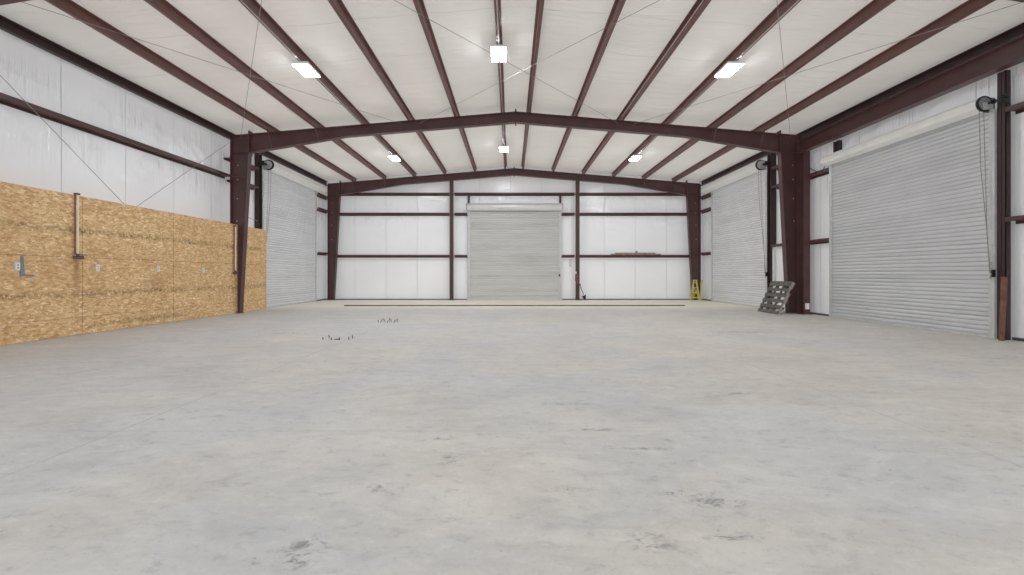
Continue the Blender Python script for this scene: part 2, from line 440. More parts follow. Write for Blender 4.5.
column('L', FY[2], 'tapered maroon steel column in the left rear corner', [(4.25, -.45), (2.24, -.45)])
column('R', FY[0], 'tapered maroon steel column nearest the camera on the right wall', [])
column('R', FY[1], 'tapered maroon steel column behind the leaning pallet on the right', [(4.25, .45), (4.9, .45)])
column('R', FY[2], 'tapered maroon steel column in the right rear corner behind the yellow trestles', [(4.25, -.45), (2.24, -.45)])

def rafter(y, label):
    t = thing('rafter', label, 'beam', (XC, y, Z0 - .3), 'cambered rafters of the portal frames', 'thing')
    for s in (-1, 1):
        xe = -8.22 if s < 0 else 8.45
        D = .57; d = .31; xk = XC + s * 5.3
        top = [(xe, rt(xe)), (XC, Z0)]
        bot = [(xe, rt(xe) - D), (xk, rt(xk) - d), (XC, Z0 - d)]
        MB().prism([top[0], top[1], bot[2], bot[1], bot[0]], 'y', y - .006, y + .006).build('web', M['steel'], t)
        mb = MB(); i_flange(mb, top[0], top[1], y); mb.build('top_flange', M['steel'], t)
        mb = MB(); i_flange(mb, bot[0], bot[1], y); i_flange(mb, bot[1], bot[2], y); mb.build('bottom_flange', M['steel'], t)
        MB().box(xe - .014 - s * .014, xe + .014 - s * .014, y - .1, y + .1, rt(xe) - D - .07, rt(xe) + .11).build('end_plate', M['steel'], t)
        for k in range(4, 6):   # purlin-to-rafter flange braces near the knee
            px = XC + s * (.40 + 1.458 * k)
            if k in (4, 5):
                mb = MB().tube([(px, y - .28, rt(px) + .05), (px - s * .05, y - .07, rt(px) - (.36 if k == 4 else .5))], .018, 4)
                mb.build('flange_brace', M['steel'], t)
    MB().box(XC - .022, XC + .022, y - .1, y + .1, Z0 - .31 - .07, Z0 + .09).build('ridge_plate', M['steel'], t)
rafter(FY[0], 'maroon steel rafter nearest the camera, only its ends in view')
rafter(FY[1], 'maroon steel rafter spanning the middle of the hall below the purlins')
rafter(FY[2], 'maroon steel rafter along the top of the rear wall')

# ------------------------------------------------------------------ purlins (Z sections)
ordn = ['first', 'second', 'third', 'fourth', 'fifth', 'sixth']
for s, side in ((-1, 'left'), (1, 'right')):
    for k in range(6):
        x = XC + s * (.40 + 1.458 * k); zb = rt(x) + .012; th = .006; fl = .07; zt_ = zb + PD - .014; ft = .055
        pts = [(x + s * fl, zb + .018), (x + s * fl, zb), (x, zb), (x, zt_ - th), (x - s * ft, zt_ - th), (x - s * ft, zt_), (x + s * th, zt_), (x + s * th, zb + th), (x + s * (fl - th), zb + th), (x + s * (fl - th), zb + .018)]
        o = MB().prism(pts, 'y', YF, YB - .02).build('purlin', M['purlin'])
        lab = '%s maroon roof purlin to the %s of the ridge' % (ordn[k], side)
        if k == 5: lab = 'maroon roof purlin beside the %s eave, sixth from the ridge' % side
        tag(o, lab, 'purlin', 'roof purlins', 'thing')
    xw = XL if s < 0 else XR
    zz = rt(xw) + PD - .022; w = .1
    pts = [(xw - s * .002, zz - .205), (xw - s * w, zz - .205), (xw - s * w, zz - .18), (xw - s * (w - .008), zz - .18), (xw - s * (w - .008), zz - .197), (xw - s * .01, zz - .197), (xw - s * .01, zz - .008), (xw - s * w, zz - .008), (xw - s * w, zz), (xw - s * .002, zz)]
    o = MB().prism(pts, 'y', YF, YB - .02).build('eave_strut', M['steel_shaded'])
    tag(o, 'shade-coloured maroon eave strut along the top of the %s wall' % side, 'strut', 'eave struts', 'thing')

# ------------------------------------------------------------------ girts (Z sections, 0.2 m deep from the wall)
def girt_side(s, y0, y1, z, label):
    xw = XL if s < 0 else XR; d = .2; th = .007; f = .065
    a = xw - s * d; b = xw - s * .002
    pts = [(a, z - .02), (a, z + f), (a + s * th, z + f), (a + s * th, z), (b, z), (b, z - f), (b - s * th, z - f), (b - s * th, z - th), (a + s * th, z - th), (a + s * th, z - .02)]
    o = MB().prism(pts, 'y', y0, y1).build('girt', M['steel']); tag(o, label, 'girt', 'wall girts', 'thing'); return o
def girt_rear(x0, x1, z, label):
    d = .2; th = .007; f = .065; a = YB - d; b = YB - .002
    pts = [(a, z - .02), (a, z + f), (a + th, z + f), (a + th, z), (b, z), (b, z - f), (b - th, z - f), (b - th, z - th), (a + th, z - th), (a + th, z - .02)]
    o = MB().prism(pts, 'x', x0, x1).build('girt', M['steel_dark']); tag(o, label, 'girt', 'wall girts', 'thing'); return o
girt_side(-1, YF, 14.3, 4.285, 'long maroon girt across the left wall above the strand board')
girt_side(-1, 14.4, 15.9, 4.22, 'short maroon girt left of the left roll-up door, lower one')
girt_side(-1, 14.25, 15.9, 4.88, 'short maroon girt left of the left roll-up door, upper one')
for z, w in ((2.2, 'lowest'), (4.24, 'middle'), (4.9, 'highest')):
    girt_side(-1, 20.75, YB - .02, z, 'short maroon girt between left roll-up door and rear corner, %s of three' % w)
    girt_side(1, 20.75, YB - .02, z, 'short maroon girt between right rear roll-up door and rear corner, %s of three' % w)
    girt_side(1, 14.45, 15.9, z, 'short maroon girt above the personnel door beside the pallet column, %s of three' % w)
for z, w in ((2.2, 'lower'), (4.22, 'upper')):
    girt_side(1, 12.98, 14.2, z, 'short maroon girt between the pallet column and large roll-up door, %s of two' % w)
    girt_side(1, YF, 8.38, z, 'maroon girt on the right wall, camera side of the large roll-up door, %s of two' % w)
for z, w in ((2.11, 'lower'), (4.15, 'middle')):
    girt_rear(-8.75, -2.98, z, '%s rear wall girt between left corner and left wind column' % w)
    girt_rear(-2.74, -2.12, z, '%s short rear wall girt between left wind column and rear roll-up door' % w)
    girt_rear(2.46, 3.08, z, '%s short rear wall girt between rear roll-up door and right wind column' % w)
    girt_rear(3.32, 9.0, z, '%s rear wall girt between right wind column and right corner' % w)
girt_rear(-8.75, -2.98, 5.12, 'top rear wall girt left of the left wind column')
girt_rear(-2.74, 3.08, 5.12, 'top rear wall girt above the rear roll-up door')
girt_rear(3.32, 9.0, 5.12, 'top rear wall girt right of the right wind column')

# wind columns of the rear wall
for x, w in ((-2.86, 'left'), (3.20, 'right')):
    t = thing('wind_column', 'slim maroon wind column to the %s of the rear roll-up door' % w, 'column', (x, 21.88, 0), 'wind columns on the rear wall', 'thing')
    zt_ = rt(x) - .33
    MB().box(x - .085, x + .085, 21.79, 21.80, .02, zt_).build('front_flange', M['steel'], t)
    MB().box(x - .085, x + .085, 21.97, 21.98, .02, zt_).build('rear_flange', M['steel'], t)
    MB().box(x - .004, x + .004, 21.80, 21.97, .02, zt_).build('web', M['steel'], t)
    MB().box(x - .11, x + .11, 21.77, 22.0, 0, .02).build('base_plate', M['steel'], t)
    for z in (2.11, 4.15, 5.12): MB().box(x - .13, x + .13, 21.985, 22.19, z - .012, z - .004).build('girt_clip', M['steel'], t)

# door jambs and portal header
def jamb(x0, x1, y0, y1, z1, label):
    mb = MB(); th = .012
    mb.box(x0, x1, y0, y0 + th, 0, z1); mb.box(x0, x1, y1 - th, y1, 0, z1)
    if x0 < 0: mb.box(x0, x0 + th, y0, y1, 0, z1); mb.box(x1 - th, x1, y0, y0 + .07, 0, z1); mb.box(x1 - th, x1, y1 - .07, y1, 0, z1)
    else: mb.box(x1 - th, x1, y0, y1, 0, z1); mb.box(x0, x0 + th, y0, y0 + .07, 0, z1); mb.box(x0, x0 + th, y1 - .07, y1, 0, z1)
    o = mb.build('door_jamb_post', M['steel_shaded']); tag(o, label, 'post', 'door jamb posts', 'thing'); return o
ze = rt(XL) + PD - .27
jamb(XL + .01, -8.86, 15.95, 16.2, ze, 'shade-coloured jamb post on the camera side of the left roll-up door')
jamb(XL + .01, -8.92, 20.62, 20.75, ze, 'shade-coloured jamb post on the far side of the left roll-up door')
jamb(9.12, XR - .01, 15.93, 16.2, ze, 'shade-coloured jamb post between the personnel door and right rear roll-up door')
jamb(9.2, XR - .01, 20.62, 20.75, ze, 'shade-coloured jamb post on the far side of the right rear roll-up door')
jamb(9.12, 9.21, 8.385, 8.535, 4.98, 'shade-coloured jamb post on the camera side of the large right roll-up door')
jamb(9.17, XR - .01, 12.76, 12.95, 4.98, 'shade-coloured jamb post on the far side of the large right roll-up door')
for x, w in ((-2.05, 'left'), (2.39, 'right')):
    mb = MB().box(x - .05, x + .05, 22.03, 22.04, 0, 5.1).box(x - .05, x - .04, 22.04, 22.19, 0, 5.1).box(x + .04, x + .05, 22.04, 22.19, 0, 5.1)
    o = mb.build('door_jamb_post', M['steel_dark']); tag(o, 'maroon jamb post at the %s side of the rear roll-up door' % w, 'post', 'door jamb posts', 'thing')

t = thing('portal_header_beam', 'large maroon header beam above the large right roll-up door', 'beam', (9.0, 10.5, 5.0), None, 'thing')
MB().box(8.994, 9.006, 7.0, 14.2, 4.99, 5.37).build('web', M['steel'], t)
MB().box(8.9, 9.1, 7.0, 14.2, 5.36, 5.375).build('top_flange', M['steel'], t)
MB().box(8.9, 9.1, 7.0, 14.2, 4.985, 5.0).build('bottom_flange', M['steel'], t)
MB().box(8.9, 9.1, 14.185, 14.2, 4.95, 5.4).build('end_plate', M['steel'], t)
t = thing('portal_post', 'straight maroon post standing against the column behind the pallet', 'column', (9.02, 14.0, 0), None, 'thing')
MB().box(9.01, 9.022, 13.88, 14.2, .02, 4.98).build('web', M['steel'], t)
MB().box(8.92, 9.12, 13.87, 13.885, .02, 4.98).build('inner_flange', M['steel'], t)
MB().box(8.92, 9.12, 14.195, 14.21, .02, 4.98).build('outer_flange', M['steel'], t)
MB().box(8.88, 9.16, 13.83, 14.24, 0, .02).build('base_plate', M['steel'], t)

# ------------------------------------------------------------------ roll-up doors
def rollup(name, label, loc, rz, w, H, chain, mat, hood_len=.16, lock=False, hr=.17, straps=(), other=None, dz=0.):
    r = thing(name, label, 'roll-up door', loc, None, 'structure', rz)
    pitch = .088; n = int(H / pitch)
    prof = []
    for i in range(n):
        z = .05 + i * pitch
        for (a, d) in ((0, 0), (.05, -.003), (.12, -.011), (.3, -.020), (.5, -.023), (.7, -.020), (.88, -.012), (.95, -.006)):
            prof.append((d, z + a * pitch))
    prof.append((0, .05 + n * pitch))
    front = prof; back = [(.012, front[-1][1]), (.012, front[0][1])]
    mb = MB()
    vs = [(-w / 2 - .03, p[0], p[1]) for p in front] + [(w / 2 + .03, p[0], p[1]) for p in front]
    m = len(front)
    mb.add(vs, [(i, i + 1, m + i + 1, m + i) for i in range(m - 1)])
    c = mb.build('curtain', mat, r, world=False)
    MB().box(-w / 2 - .02, w / 2 + .02, -.035, .01, 0.005, .05).build('bottom_bar', M['galv'], r, world=False)
    for s in (-1, 1):
        x = s * (w / 2 + .035)
        mb = MB().box(min(x - s * .035, x + s * .07), max(x - s * .035, x + s * .07), -.05, -.042, 0, H + .06)      # face leg
        mb.box(min(x, x + s * .006), max(x, x + s * .006), -.05, .05, 0, H + .06)
        mb.box(min(x, x + s * .06), max(x, x + s * .06), .0, .012, 0, H + .06)
        mb.build('guide', M['galv'], r, world=False)
    # hood: faceted round sheet-metal cover
    zc = H + hr + .03 + dz; yc = -hr
    La = w / 2 + hood_len; Lb = w / 2 + (hood_len if other is None else other)     # chain side, other side
    XA, XB = (-Lb, La) if chain >= 0 else (-La, Lb)
    ring = [(yc + hr * math.cos(math.radians(a)), zc + hr * math.sin(math.radians(a))) for a in (60, 95, 130, 158, 186, 214, 250, 275, 300)]
    ring = ring + [(ring[-1][0] + .006, ring[-1][1] + .012)] + [(yc + (hr - .01) * math.cos(math.radians(a)), zc + (hr - .01) * math.sin(math.radians(a))) for a in (300, 275, 250, 214, 186, 158, 130, 95, 60)]
    ring = ring[:1] + [(q[0], q[1]) for q in ring[1:]]
    top = [(-.002 + .03, zc + hr * .9), (.03, zc + hr * .82)]
    mb = MB().prism(ring, 'x', XA, XB)
    for a in (130, 158, 214):      # folded seams
        q = (yc + hr * math.cos(math.radians(a)), zc + hr * math.sin(math.radians(a)))
        mb.box(XA, XB, q[0] - .006, q[0] + .004, q[1] - .004, q[1] + .004)
    mb.box(XA, XB, yc + hr * .45, .05, zc + hr * .86 - .004, zc + hr * .86 + .004)
    h = mb.build('hood', M['hoodgalv'] if mat is not M['curtain2'] else M['hoodgrey'], r, world=False, smooth=False)
    # curtain roll inside the hood and lintel strip behind
    MB().lathe([(hr * .8, -w / 2), (hr * .8, w / 2)], (0, yc + .02, zc), 'x', 20).build('curtain_roll', M['galv'], r, world=False, smooth=True)
    MB().box(-w / 2 - .03, w / 2 + .03, .0, .008, H - .02, zc + .1).build('curtain_top', mat, r, world=False)
    for k in straps:
        x = k * w
        band = [(yc + (hr + .006) * math.cos(math.radians(a)), zc + (hr + .006) * math.sin(math.radians(a))) for a in range(70, 231, 20)]
        band += [(yc + (hr - .004) * math.cos(math.radians(a)), zc + (hr - .004) * math.sin(math.radians(a))) for a in range(230, 69, -20)]
        MB().prism(band, 'x', x - .02, x + .02).build('hood_strap', M['white'], r, world=False)
    for s in (-1, 1):
        x = (XB + .012) if s > 0 else (XA - .012)
        b = MB().lathe([(hr * .98, x - .008), (hr * .98, x + .008)], (0, yc, zc), 'x', 24)
        b.box(x - .008, x + .008, yc, .06, zc - .16, zc + .12)
        br = b.build('bracket', M['darkgrey'] if s == chain else M['galv'], r, world=False)
    s = chain
    if s:
        x = s * (La + .03)
        MB().lathe([(hr * .82, x - .012), (hr * 1.0, x - .012), (hr * 1.0, x + .012), (hr * .82, x + .012)], (0, yc, zc), 'x', 28).build('chain_wheel', M['black'], r, world=False)
        MB().lathe([(hr * .80, x - .004), (hr * .80, x + .016)], (0, yc, zc), 'x', 28).build('wheel_disc', M['wheel'], r, world=False)
        MB().lathe([(.02, x), (.02, x + s * .10), (.045, x + s * .10), (.045, x + s * .13), (.02, x + s * .13), (.02, x + s * .36)], (0, yc + .05, zc), 'x', 10).build('axle', M['black'], r, world=False)
        MB().box(min(x + s * .20, x + s * .27), max(x + s * .20, x + s * .27), yc + .02, .06, zc - .07, zc + .05).box(min(x + s * .30, x + s * .325), max(x + s * .30, x + s * .325), yc - .02, yc + .12, zc - .10, zc + .07).build('hoist_gearbox', M['black'], r, world=False, bevel=.01)
        MB().box(min(x + s * .01, x + s * .03), max(x + s * .01, x + s * .03), yc - .045, yc + hr * .9, zc - hr * .75, zc + hr * .1).build('wheel_guard', M['galv'], r, world=False)
        mb = MB()
        for d, fz in ((-.05, 1.25), (.035, 1.12)):
            mb.tube([(x - s * .02, yc - .03 + d, zc - .05), (x - s * .02, yc + .0 + d, zc - 1.2), (s * (w / 2 + .02), -.1, 2.0), (s * (w / 2 + .06), -.08 + d * .3, fz)], .007, 6)
        if not lock:
            pass
        for k in range(9):    # gathered chain knotted at the tie-off
            z = 1.15 + .035 * k; mb.lathe([(.012 + .004 * (k % 2), -.012), (.012 + .004 * (k % 2), .012)], (s * (w / 2 + .06) + .012 * (k % 3), -.09, z), 'z', 6)
        mb.build('hand_chain', M['cable'], r, world=False)
        MB().box(min(s * (w / 2 + .08), s * (w / 2 + .11)), max(s * (w / 2 + .08), s * (w / 2 + .11)), -.09, -.03, 1.16, 1.30).build('chain_keeper', M['black'], r, world=False)
    if lock:
        MB().box(w / 2 - .02, w / 2 + .05, -.09, -.05, 1.13, 1.25).build('lock_box', M['black'], r, world=False, bevel=.008)
    return r
M['hoodgalv'] = simple('bright_galvanised_hood', (.72, .72, .70), .36, .25, .05, 5)
M['wheel'] = simple('grey_wheel_disc', (.30, .31, .33), .35, .4)
M['hoodgrey'] = simple('grey_hood_sheet', (.60, .60, .60), .4, .15, .06, 4)
rollup('door_1', 'corrugated grey roll-up door in the middle of the rear wall', (.17, 22.0, 0), 0, 4.30, 4.27, 0, M['curtain2'], .12, True)
rollup('door_2', 'tall galvanised roll-up door on the left wall', (-8.86, 18.4, 0), PI / 2, 4.30, 4.80, -1, M['curtain'], -.06, hr=.19, straps=(-.12, .2), other=.42, dz=.12)
rollup('door_3', 'tall galvanised roll-up door at the rear of the right wall', (9.14, 18.42, 0), -PI / 2, 4.30, 4.80, 1, M['curtain'], -.06, hr=.19, straps=(-.15, .18), other=.42, dz=.12)
rollup('door_4', 'large corrugated galvanised roll-up door at the front of the right wall', (9.14, 10.78, 0), -PI / 2, 4.24, 4.27, 1, M['curtain_near'], -.01, hr=.15, other=.10)
# brackets fixing the rear door hood to the jamb tops
mb = MB()
for s in (-1, 1):
    x = .17 + s * 2.30
    mb.box(x - .02, x + .02, 21.75, 22.03, 4.36, 4.62)
o = mb.build('hood_end_bracket', M['black']); o.parent = bpy.data.objects['door_1']; o.location = (-.17, -22.0, 0)

# personnel door between column and right rear roll-up door
t = thing('door_5', 'white personnel door in a grey frame behind the leaning pallet', 'door', (9.25, 15.5, 0), None, 'structure')
MB().box(9.14, 9.28, 15.82, 15.91, 0, 2.16).build('door_frame', M['framegrey'], t)
MB().box(9.14, 9.28, 14.93, 15.02, 0, 2.16).build('door_frame', M['framegrey'], t)
MB().box(9.14, 9.28, 14.93, 15.91, 2.09, 2.17).build('door_frame_head', M['framegrey'], t)
MB().box(9.22, 9.265, 15.02, 15.82, .01, 2.09).build('door_leaf', M['doorwhite'], t, bevel=.004)
MB().lathe([(.03, -.06), (.03, -.03), (.012, -.03), (.012, 0)], (9.22, 15.1, 1.0), 'x', 12).build('door_knob', M['galv'], t)

# ------------------------------------------------------------------ strand board lining on the left
t = thing('strand_board_lining', 'golden strand board sheets lining the lower left wall in rows', 'wall panelling', (-8.61, 10, 0), None, 'thing')
YS = [-2.5, -.62, 1.82, 4.26, 6.70, 9.14, 11.61, 14.05, 16.02]
for (z0, z1, off) in ((.01, .355, 0), (.362, 1.546, 0), (1.553, 2.78, 0)):
    for i in range(len(YS) - 1):
        a, b = YS[i] + .007, YS[i + 1] - .007
        segs = [(a, b)] if not (a < 14.33 < b) else [(a, 14.322), (14.338, b)]
        for (p, q) in segs:
            MB().box(-8.622, -8.61, p, q, z0, z1).build('sheet', M['osb'], t)
mb = MB()
for y in (-.6, 1.8, 4.2, 6.7, 9.1, 11.6, 14.0, 15.95): mb.box(-8.72, -8.624, y - .02, y + .02, .01, 2.74)
mb.build('stud', M['wood'], t)
for z in (.358, 1.55): MB().box(-8.66, -8.624, YF, 14.3, z - .04, z + .04).box(-8.66, -8.624, 14.36, 16.0, z - .04, z + .04).build('furring_strip', M['wood_red'], t)
for y in (4.26, 6.70, 9.14, 11.61, 14.05): MB().box(-8.66, -8.624, y - .03, y + .03, .02, 2.76).build('furring_strip', M['wood_red'], t)

def pipe(y, x, label, ztop, zb):
    t = thing('water_pipe', label, 'pipe', (x, y, zb), 'standpipes with valves on the strand board')
    MB().tube([(x, y, zb + .1), (x, y, ztop)], .017, 10).build('riser', M['pvc'], t, smooth=True)
    MB().tube([(x - .02, y - .035, zb + .1), (x - .02, y - .035, ztop + .01)], .012, 8).build('shade_tube', M['wood_red'], t, smooth=True)  # dark tube standing in for the shadow beside the riser
    MB().tube([(x, y, zb + .12), (x, y, zb + .02)], .028, 10).tube([(x - .02, y - .06, zb + .045), (x + .05, y + .07, zb + .045)], .036, 8).build('valve_body', M['brass'], t, smooth=True)
    MB().tube([(x + .03, y + .04, zb + .05), (x + .05, y + .04, zb + .10)], .006, 6).box(x + .04, x + .08, y - .03, y + .12, zb + .09, zb + .105).build('valve_handle', M['brass'], t)
    MB().box(x - .04, x + .022, y - .045, y + .03, ztop - .02, ztop + .015).build('pipe_clamp', M['steel_dark'], t)
pipe(8.98, -8.55, 'pale standpipe with dark valve on the strand board, nearer the camera', 2.80, 1.50)
pipe(14.12, -8.55, 'pale standpipe with dark valve beside the column on the left wall', 2.72, 1.22)

def outlet(y, z, label, mat='white', hh=.11):
    t = thing('electrical_outlet', label, 'outlet', (-8.61, y, z), 'outlets on the strand board')
    MB().box(-8.609, -8.60, y - .048, y + .048, z - hh / 2 - .02, z + hh / 2 + .02).build('backplate', M['galv'], t)
    MB().box(-8.60, -8.592, y - .03, y + .035, z - hh / 2, z + hh / 2).build('faceplate', M['white'], t, bevel=.003)
    MB().box(-8.592, -8.5915, y - .012, y + .012, z + .012, z + .035).box(-8.592, -8.5915, y - .012, y + .012, z - .035, z - .012).build('socket', M['darkgrey'], t)
outlet(7.93, 1.35, 'white outlet beside the steel hook on the strand board')
outlet(9.47, 1.35, 'white outlet just beyond the nearer standpipe')
outlet(11.1, 1.35, 'white outlet on the middle of the strand board, second past the nearer standpipe')
outlet(12.72, 1.34, 'small white outlet on the strand board, third past the nearer standpipe')

t = thing('wall_hook', 'blue-grey steel angle hook fixed to the strand board', 'hook', (-8.6, 8.0, 1.2))
MB().prism([(7.97, 1.18), (8.045, 1.18), (8.02, 1.53), (7.985, 1.53)], 'x', -8.609, -8.59).build('plate', M['slate'], t)
MB().tube([(-8.6, 8.0, 1.2), (-8.42, 8.04, 1.19)], .012, 8).build('prong', M['slate'], t)

# ------------------------------------------------------------------ rods, conduits and cables
def rod(name, pts, r, mat, label, cat, group):
    o = MB().tube(pts, r, 6).build(name, M[mat]); tag(o, label, cat, group, 'thing'); return o
GR = 'thin steel bracing rods'
y0, y1 = FY[0] + .02, FY[1] - .02
for (xa, xb, lab) in ((-8.3, -3.43, 'left panel, slanting from the eave inwards'), (-3.5, -8.5, 'left panel, slanting out to the column head'),
                      (-3.13, 3.37, 'middle panel, slanting rightwards away from the camera'), (3.66, -2.9, 'middle panel, slanting leftwards away from the camera'),
                      (8.65, 3.84, 'right panel, slanting from the eave inwards'), (3.78, 8.79, 'right panel, slanting out to the column head')):
    n = 6; pts = []
    for k in range(n + 1):
        xx = xa + (xb - xa) * k / n; yy = y0 + (y1 - y0) * k / n
        pts.append((xx, yy, min(rt(xa), rt(xb)) + (rt(xb) - rt(xa)) * 0 - .06 if abs(xa + xb) < 2 else rt(xx) - .06))
    rod('bracing_rod', pts, .0055, 'cable', 'thin roof bracing rod, ' + lab, 'rod', GR)
rod('bracing_rod', [(-8.74, 6.9, 5.26), (-8.74, 14.1, .02)], .0065, 'cable', 'thin bracing rod on the left wall sloping down away from the camera', 'rod', GR)
rod('bracing_rod', [(-8.74, 6.9, .12), (-8.74, 14.3, 5.44)], .0065, 'cable', 'thin bracing rod on the left wall sloping up away from the camera', 'rod', GR)
GC = 'pale conduits along the purlins'
for (x, off, w) in ((XC - 4.774, .04, 'left row of lights'), (XC + 4.774, -.04, 'right row of lights'), (XC - .40, .045, 'middle row of lights'), (XC + 3.316, -.03, 'third purlin right of the ridge')):
    z = rt(x) + .012
    zc_ = z - .012 if 'third' not in w else z + .09
    o_ = -.012 * (1 if x > 0 else -1) if 'third' in w else -off * .3
    rod('conduit', [(x + o_, YF, zc_), (x + o_, FY[2] - .2, zc_)] if False else [(x + o_, YF, zc_), (x + o_, 14.2 if 'third' in w else 18.3, zc_)], .009, 'lightcable', 'thin pale conduit running along the %s' % w, 'conduit', GC)

pts = [(9.1, 14.08, 4.78), (9.1, 14.0, 4.62), (9.1, 13.87, 4.46), (9.1, 13.65, 4.33), (9.08, 13.4, 4.23), (9.0, 13.15, 4.19), (8.98, 13.02, 4.3)]
rod('power_cable', pts, .012, 'black', 'black cable drooping from the header beam to the large door hood', 'cable', None)
rod('tie_wire', [(-8.4, 14.33, 3.06), (-8.87, 15.95, 3.09)], .008, 'cable', 'thin taut wire between left column and door jamb above the strand board', 'wire', None)

# ------------------------------------------------------------------ LED lights
def led(loc, label):
    t = thing('ceiling_light', label, 'light', loc, 'rectangular LED lights under the purlins')
    x, y, z = loc
    MB().box(x - .18, x + .18, y - .34, y + .34, z - .07, z - .012).build('housing', M['white'], t, bevel=.01)
    MB().box(x - .165, x + .165, y - .325, y + .325, z - .082, z - .070).build('diffuser', M['led'], t)
    MB().box(x - .04, x + .04, y - .04, y + .04, z - .012, z + .0).build('mounting_plate', M['darkgrey'], t)
    return t
l0 = led((XC - .40 - .03, 10.35, rt(XC - .4) + .010), 'lit rectangular LED light near the ridge before the middle rafter')
def ledc(x, y, label): return dup(l0, (x, y, rt(x) + .010), label)
ledc(XC - 4.80, 10.35, 'lit rectangular LED light left of the ridge before the middle rafter')
ledc(XC + 4.80, 10.35, 'lit rectangular LED light right of the ridge before the middle rafter')
ledc(XC - .43, 18.15, 'lit rectangular LED light near the ridge between middle and rear rafters')
ledc(XC - 4.80, 18.15, 'lit rectangular LED light left of the ridge between middle and rear rafters')
ledc(XC + 4.80, 18.15, 'lit rectangular LED light right of the ridge between middle and rear rafters')

# ------------------------------------------------------------------ things standing about
# pallet
ang = math.radians(24)
Pm = Matrix.Translation((8.10, 14.42, .0)) @ Matrix.Rotation(math.radians(-90 - 3), 4, 'Z') @ Matrix.Rotation(-ang, 4, 'X')
# local: x along width, y thickness (away from viewer), z up the slope
t = thing('wooden_pallet', 'weathered grey wooden pallet leaning against the right column', 'pallet', (0, 0, 0))
t.matrix_world = Pm
Lw, Lh, Th = 1.24, 1.10, .125
lift = .0
def pbox(mb, *a): return mb.box(*a)
for i in range(6):
    z = .015 + i * (Lh - .15 - .015) / 5
    bw = .105 if i != 5 else .15
    MB().box(-Lw / 2, Lw / 2, 0, .018, z, z + bw).build('deck_board', M['pallet'], t, world=False, bevel=.003)
for i in range(5):
    z = (.0, .20, .44, .66, .98)[i]
    MB().box(-Lw / 2, Lw / 2, Th - .018, Th, z, z + .085).build('bottom_board', M['pallet'], t, world=False, bevel=.003)
for k in range(4):
    x = -Lw / 2 + .02 + k * (Lw - .08) / 3 + .02
    pr = [(.018, 0), (Th - .018, 0), (Th - .018, .2), (Th - .055, .24), (Th - .055, .36), (Th - .018, .40), (Th - .018, .7), (Th - .055, .74), (Th - .055, .86), (Th - .018, .9), (Th - .018, Lh), (.018, Lh)]
    MB().prism(pr, 'x', x - .022, x + .022).build('stringer', M['pallet_light'] if k == 3 else M['pallet'], t, world=False)
bpy.context.view_layer.update()

# yellow folding trestles in the rear right corner
def trestle(x, y, lean, label, h=.95, w=.42):
    t = thing('folding_trestle', label, 'trestle', (x, y, 0), 'yellow folding trestles in the right rear corner')
    for s in (-1, 1):
        for d in (-1, 1):
            MB().tube([(x + s * w / 2, y + d * .10, 0), (x + s * w * .16 + lean, y + d * .02, h)], .019, 6).build('leg', M['yellow'], t)
    MB().box(x - w * .22 + lean, x + w * .22 + lean, y - .035, y + .035, h - .03, h + .03).build('top_rail', M['yellow'], t)
    for z in (.12, .34, .58):
        f = 1 - z / h * .66
        MB().box(x - w / 2 * f + lean * z / h, x + w / 2 * f + lean * z / h, y - .12 * f, y - .09 * f, z, z + .045).build('cross_brace', M['yellow'], t)
    mb = MB().tube([(x - w / 2, y - .1, .12), (x + w * .3 + lean * .6, y - .06, .60)], .012, 5).tube([(x + w / 2, y - .1, .12), (x - w * .3 + lean * .6, y - .06, .60)], .012, 5)
    mb.build('diagonal_brace', M['yellow'], t)
trestle(8.62, 21.35, .02, 'yellow metal folding trestle standing before the right rear corner column')
trestle(8.80, 21.62, -.06, 'yellow folding trestle tucked behind the other one against the corner column', .86, .36)
o = MB().prism([(8.86, 0), (8.92, 0), (8.93, .75), (8.99, .97), (8.93, .98), (8.885, .80)], 'y', 21.30, 21.35).build('timber_stake', M['yellow'])
tag(o, 'slim yellowish stake with flared top beside the yellow trestle', 'stake', kind='thing')

# fire extinguisher on right wind column
ex, ey = 3.165, 21.70
t = thing('fire_extinguisher', 'small red fire extinguisher hung on the right wind column', 'extinguisher', (ex, ey, .78))
MB().lathe([(.045, .80), (.06, .82), (.062, .86), (.062, 1.08), (.05, 1.14), (.028, 1.18), (.022, 1.24)], (ex, ey, 0), 'z', 18).build('cylinder', M['red'], t, smooth=True)
MB().box(ex - .02, ex + .02, ey - .03, ey + .03, 1.24, 1.28).box(ex - .015, ex + .015, ey - .12, ey + .02, 1.28, 1.30).build('handle', M['black'], t)
MB().box(ex - .06, ex + .05, ey - .078, ey - .075, .92, 1.06).build('paper_label', M['red'], t)
MB().tube([(ex - .02, ey, 1.25), (ex - .09, ey, 1.22), (ex - .10, ey, 1.05), (ex - .09, ey, .9)], .012, 6).build('hose', M['red'], t)
MB().box(ex - .03, ex + .03, ey + .06, ey + .088, .9, 1.2).build('bracket', M['steel'], t)
o = MB().box(ex - .08, ex - .02, 21.765, 21.785, 1.26, 1.36).build('inspection_tag', M['white']); tag(o, 'small white tag above the red extinguisher on the wind column', 'tag')

